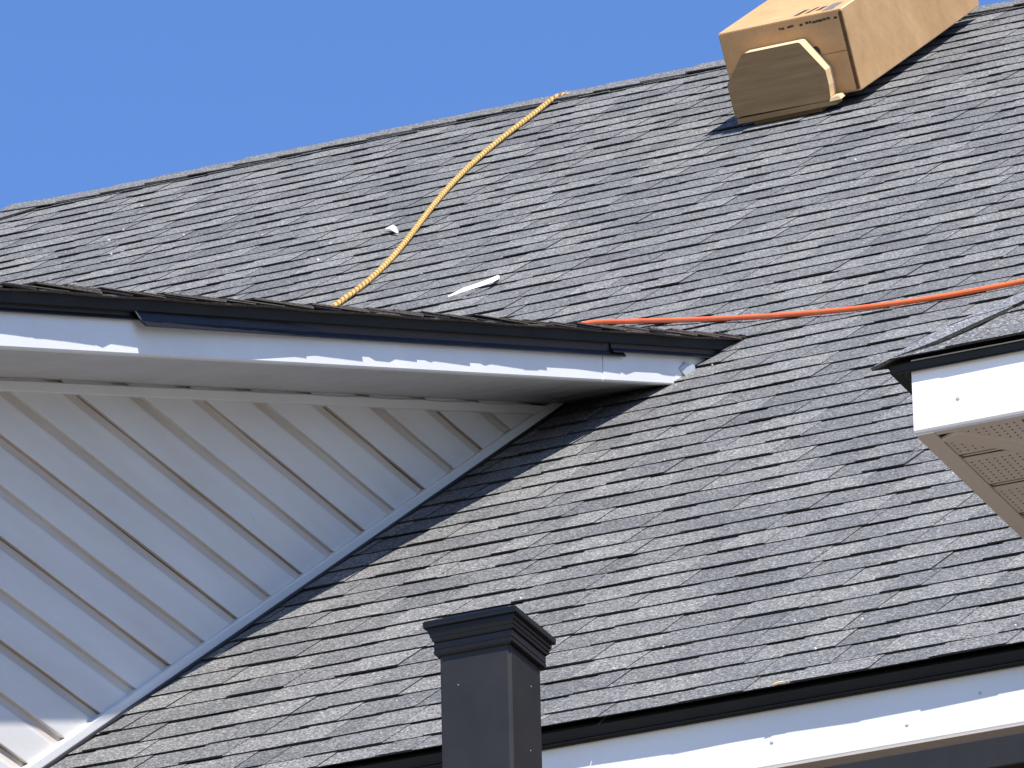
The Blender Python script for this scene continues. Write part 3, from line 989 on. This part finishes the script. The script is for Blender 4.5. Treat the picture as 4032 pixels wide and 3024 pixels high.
# ------------------------------------------------------------------ litter on the roof
def ribbon(pts, wd, mat, name, label, cat, group=None):
    mb = MB(); rings = []
    for i, (x, s, n_, tw) in enumerate(pts):
        a = pts[max(i - 1, 0)]; b_ = pts[min(i + 1, len(pts) - 1)]
        t = (RP(*b_[:3]) - RP(*a[:3])).normalized()
        sd = t.cross(nn).normalized()
        c_ = RP(x, s, n_)
        k_ = 0.35 if i in (0, len(pts) - 1) else 1.0
        d_ = (sd * math.cos(tw) + nn * math.sin(tw)) * wd * .5 * k_
        up = nn * .0006
        rings.append([c_ - d_, c_ + d_, c_ + d_ + up, c_ - d_ + up])
    mb.sweep(rings)
    return tag(mb.build(name, mat), label, cat, group)
ribbon([(-2.640, 5.655, .010, -.5), (-2.600, 5.662, .018, -.6), (-2.565, 5.680, .020, -.65), (-2.548, 5.730, .018, -.7), (-2.552, 5.790, .014, -.6), (-2.570, 5.850, .010, -.3)], .0135, M_PLASTIC,
       "plastic_strip", "curled white plastic strip on the shingles right of the rope", "litter", "strips of white film on the roof")
ribbon([(-3.370, 7.165, .009, -.4), (-3.335, 7.125, .016, -.6), (-3.31, 7.08, .015, -.6), (-3.286, 7.038, .008, -.4)], .015, M_PLASTIC,
       "plastic_strip", "small white plastic scrap just left of the yellow rope", "litter", "strips of white film on the roof")
SPK = [(-4.735, 8.743, "pale chip just below the ridge, highest of those near the left end"), (-4.457, 7.809, "pale chip low in the cluster on the far left slope"),
       (-4.59, 8.119, "pale chip in the middle of the cluster on the far left slope"), (-4.609, 8.281, "pale chip at the top of the cluster on the far left slope"),
       (-4.267, 7.901, "pale chip on its own right of the far left cluster"), (-3.896, 7.572, "pale chip halfway between the far left cluster and the rope"),
       (-3.448, 6.836, "pale chip below the white scrap left of the rope"), (-3.515, 7.11, "pale chip level with the white scrap, to its left"),
       (-0.409, 0.406, "pale chip right of the dark post, close beside its shaft"), (-0.351, 0.538, "pale chip right of the post, level with its cap"),
       (-0.088, 0.557, "pale chip upper left of those above the right eave"), (0.212, 0.259, "pale chip on the second course above the right eave"),
       (0.051, 0.248, "pale chip above the wood splinter at the eave"), (0.481, 0.131, "yellowish pale chip on the lowest course at the right picture edge"),
       (0.081, 0.454, "pale chip above and right of the eave splinter, highest there"), (-1.195, 1.751, "pale chip beside the edge of the dormer shadow"),
       (-0.919, 1.313, "pale chip on the slope just above the post cap"), (-0.885, 0.477, "pale chip left of the dark post shaft"),
       (-1.856, 6.693, "pale chip alone on the slope below the cardboard box"), (-1.312, 3.792, "pale chip right of the dormer tip, the upper of two"),
       (-1.265, 3.677, "pale chip right of the dormer tip, the lower of two"), (-1.046, 2.634, "pale chip on the open slope right of the dormer soffit")]
for i, (x, s, lab) in enumerate(SPK):
    rg = random.Random(40 + i)
    r_ = rg.uniform(.0018, .0032) * (1.4 if s > 6 else 1.0)
    mb = MB()
    c_ = RP(x, s, .0055 + r_ * .35)
    t1 = Vector((1, 0, 0))
    top_ = [c_ + t1 * (r_ * a) + uu * (r_ * b_) + nn * (r_ * .5) for a, b_ in ((-.7, -.3), (.2, -.6), (.8, .2), (-.1, .6))]
    bot_ = [c_ + t1 * (r_ * a) + uu * (r_ * b_) - nn * (r_ * .5) for a, b_ in ((-1, -.5), (.4, -.9), (1, .4), (-.2, .9))]
    mb.hexa(bot_ + top_)
    tag(mb.build("debris_chip", M_CHIP), lab, "debris", "pale chips scattered on the shingles")
mb = MB()
mb.sweep([[RP(0.048, -.0125, .0015), RP(0.048, -.007, .0015), RP(0.048, -.008, .0055), RP(0.048, -.012, .005)], [RP(0.058, -.0115, .0035), RP(0.058, -.005, .004), RP(0.058, -.006, .0075), RP(0.058, -.0105, .007)],
          [RP(0.078, -.008, .0045), RP(0.078, -.005, .0045), RP(0.078, -.0055, .006), RP(0.078, -.008, .006)]])
tag(mb.build("wood_splinter", M_WOODCUT), "pale wood splinter stuck on the lower eave edge of the shingles", "debris")
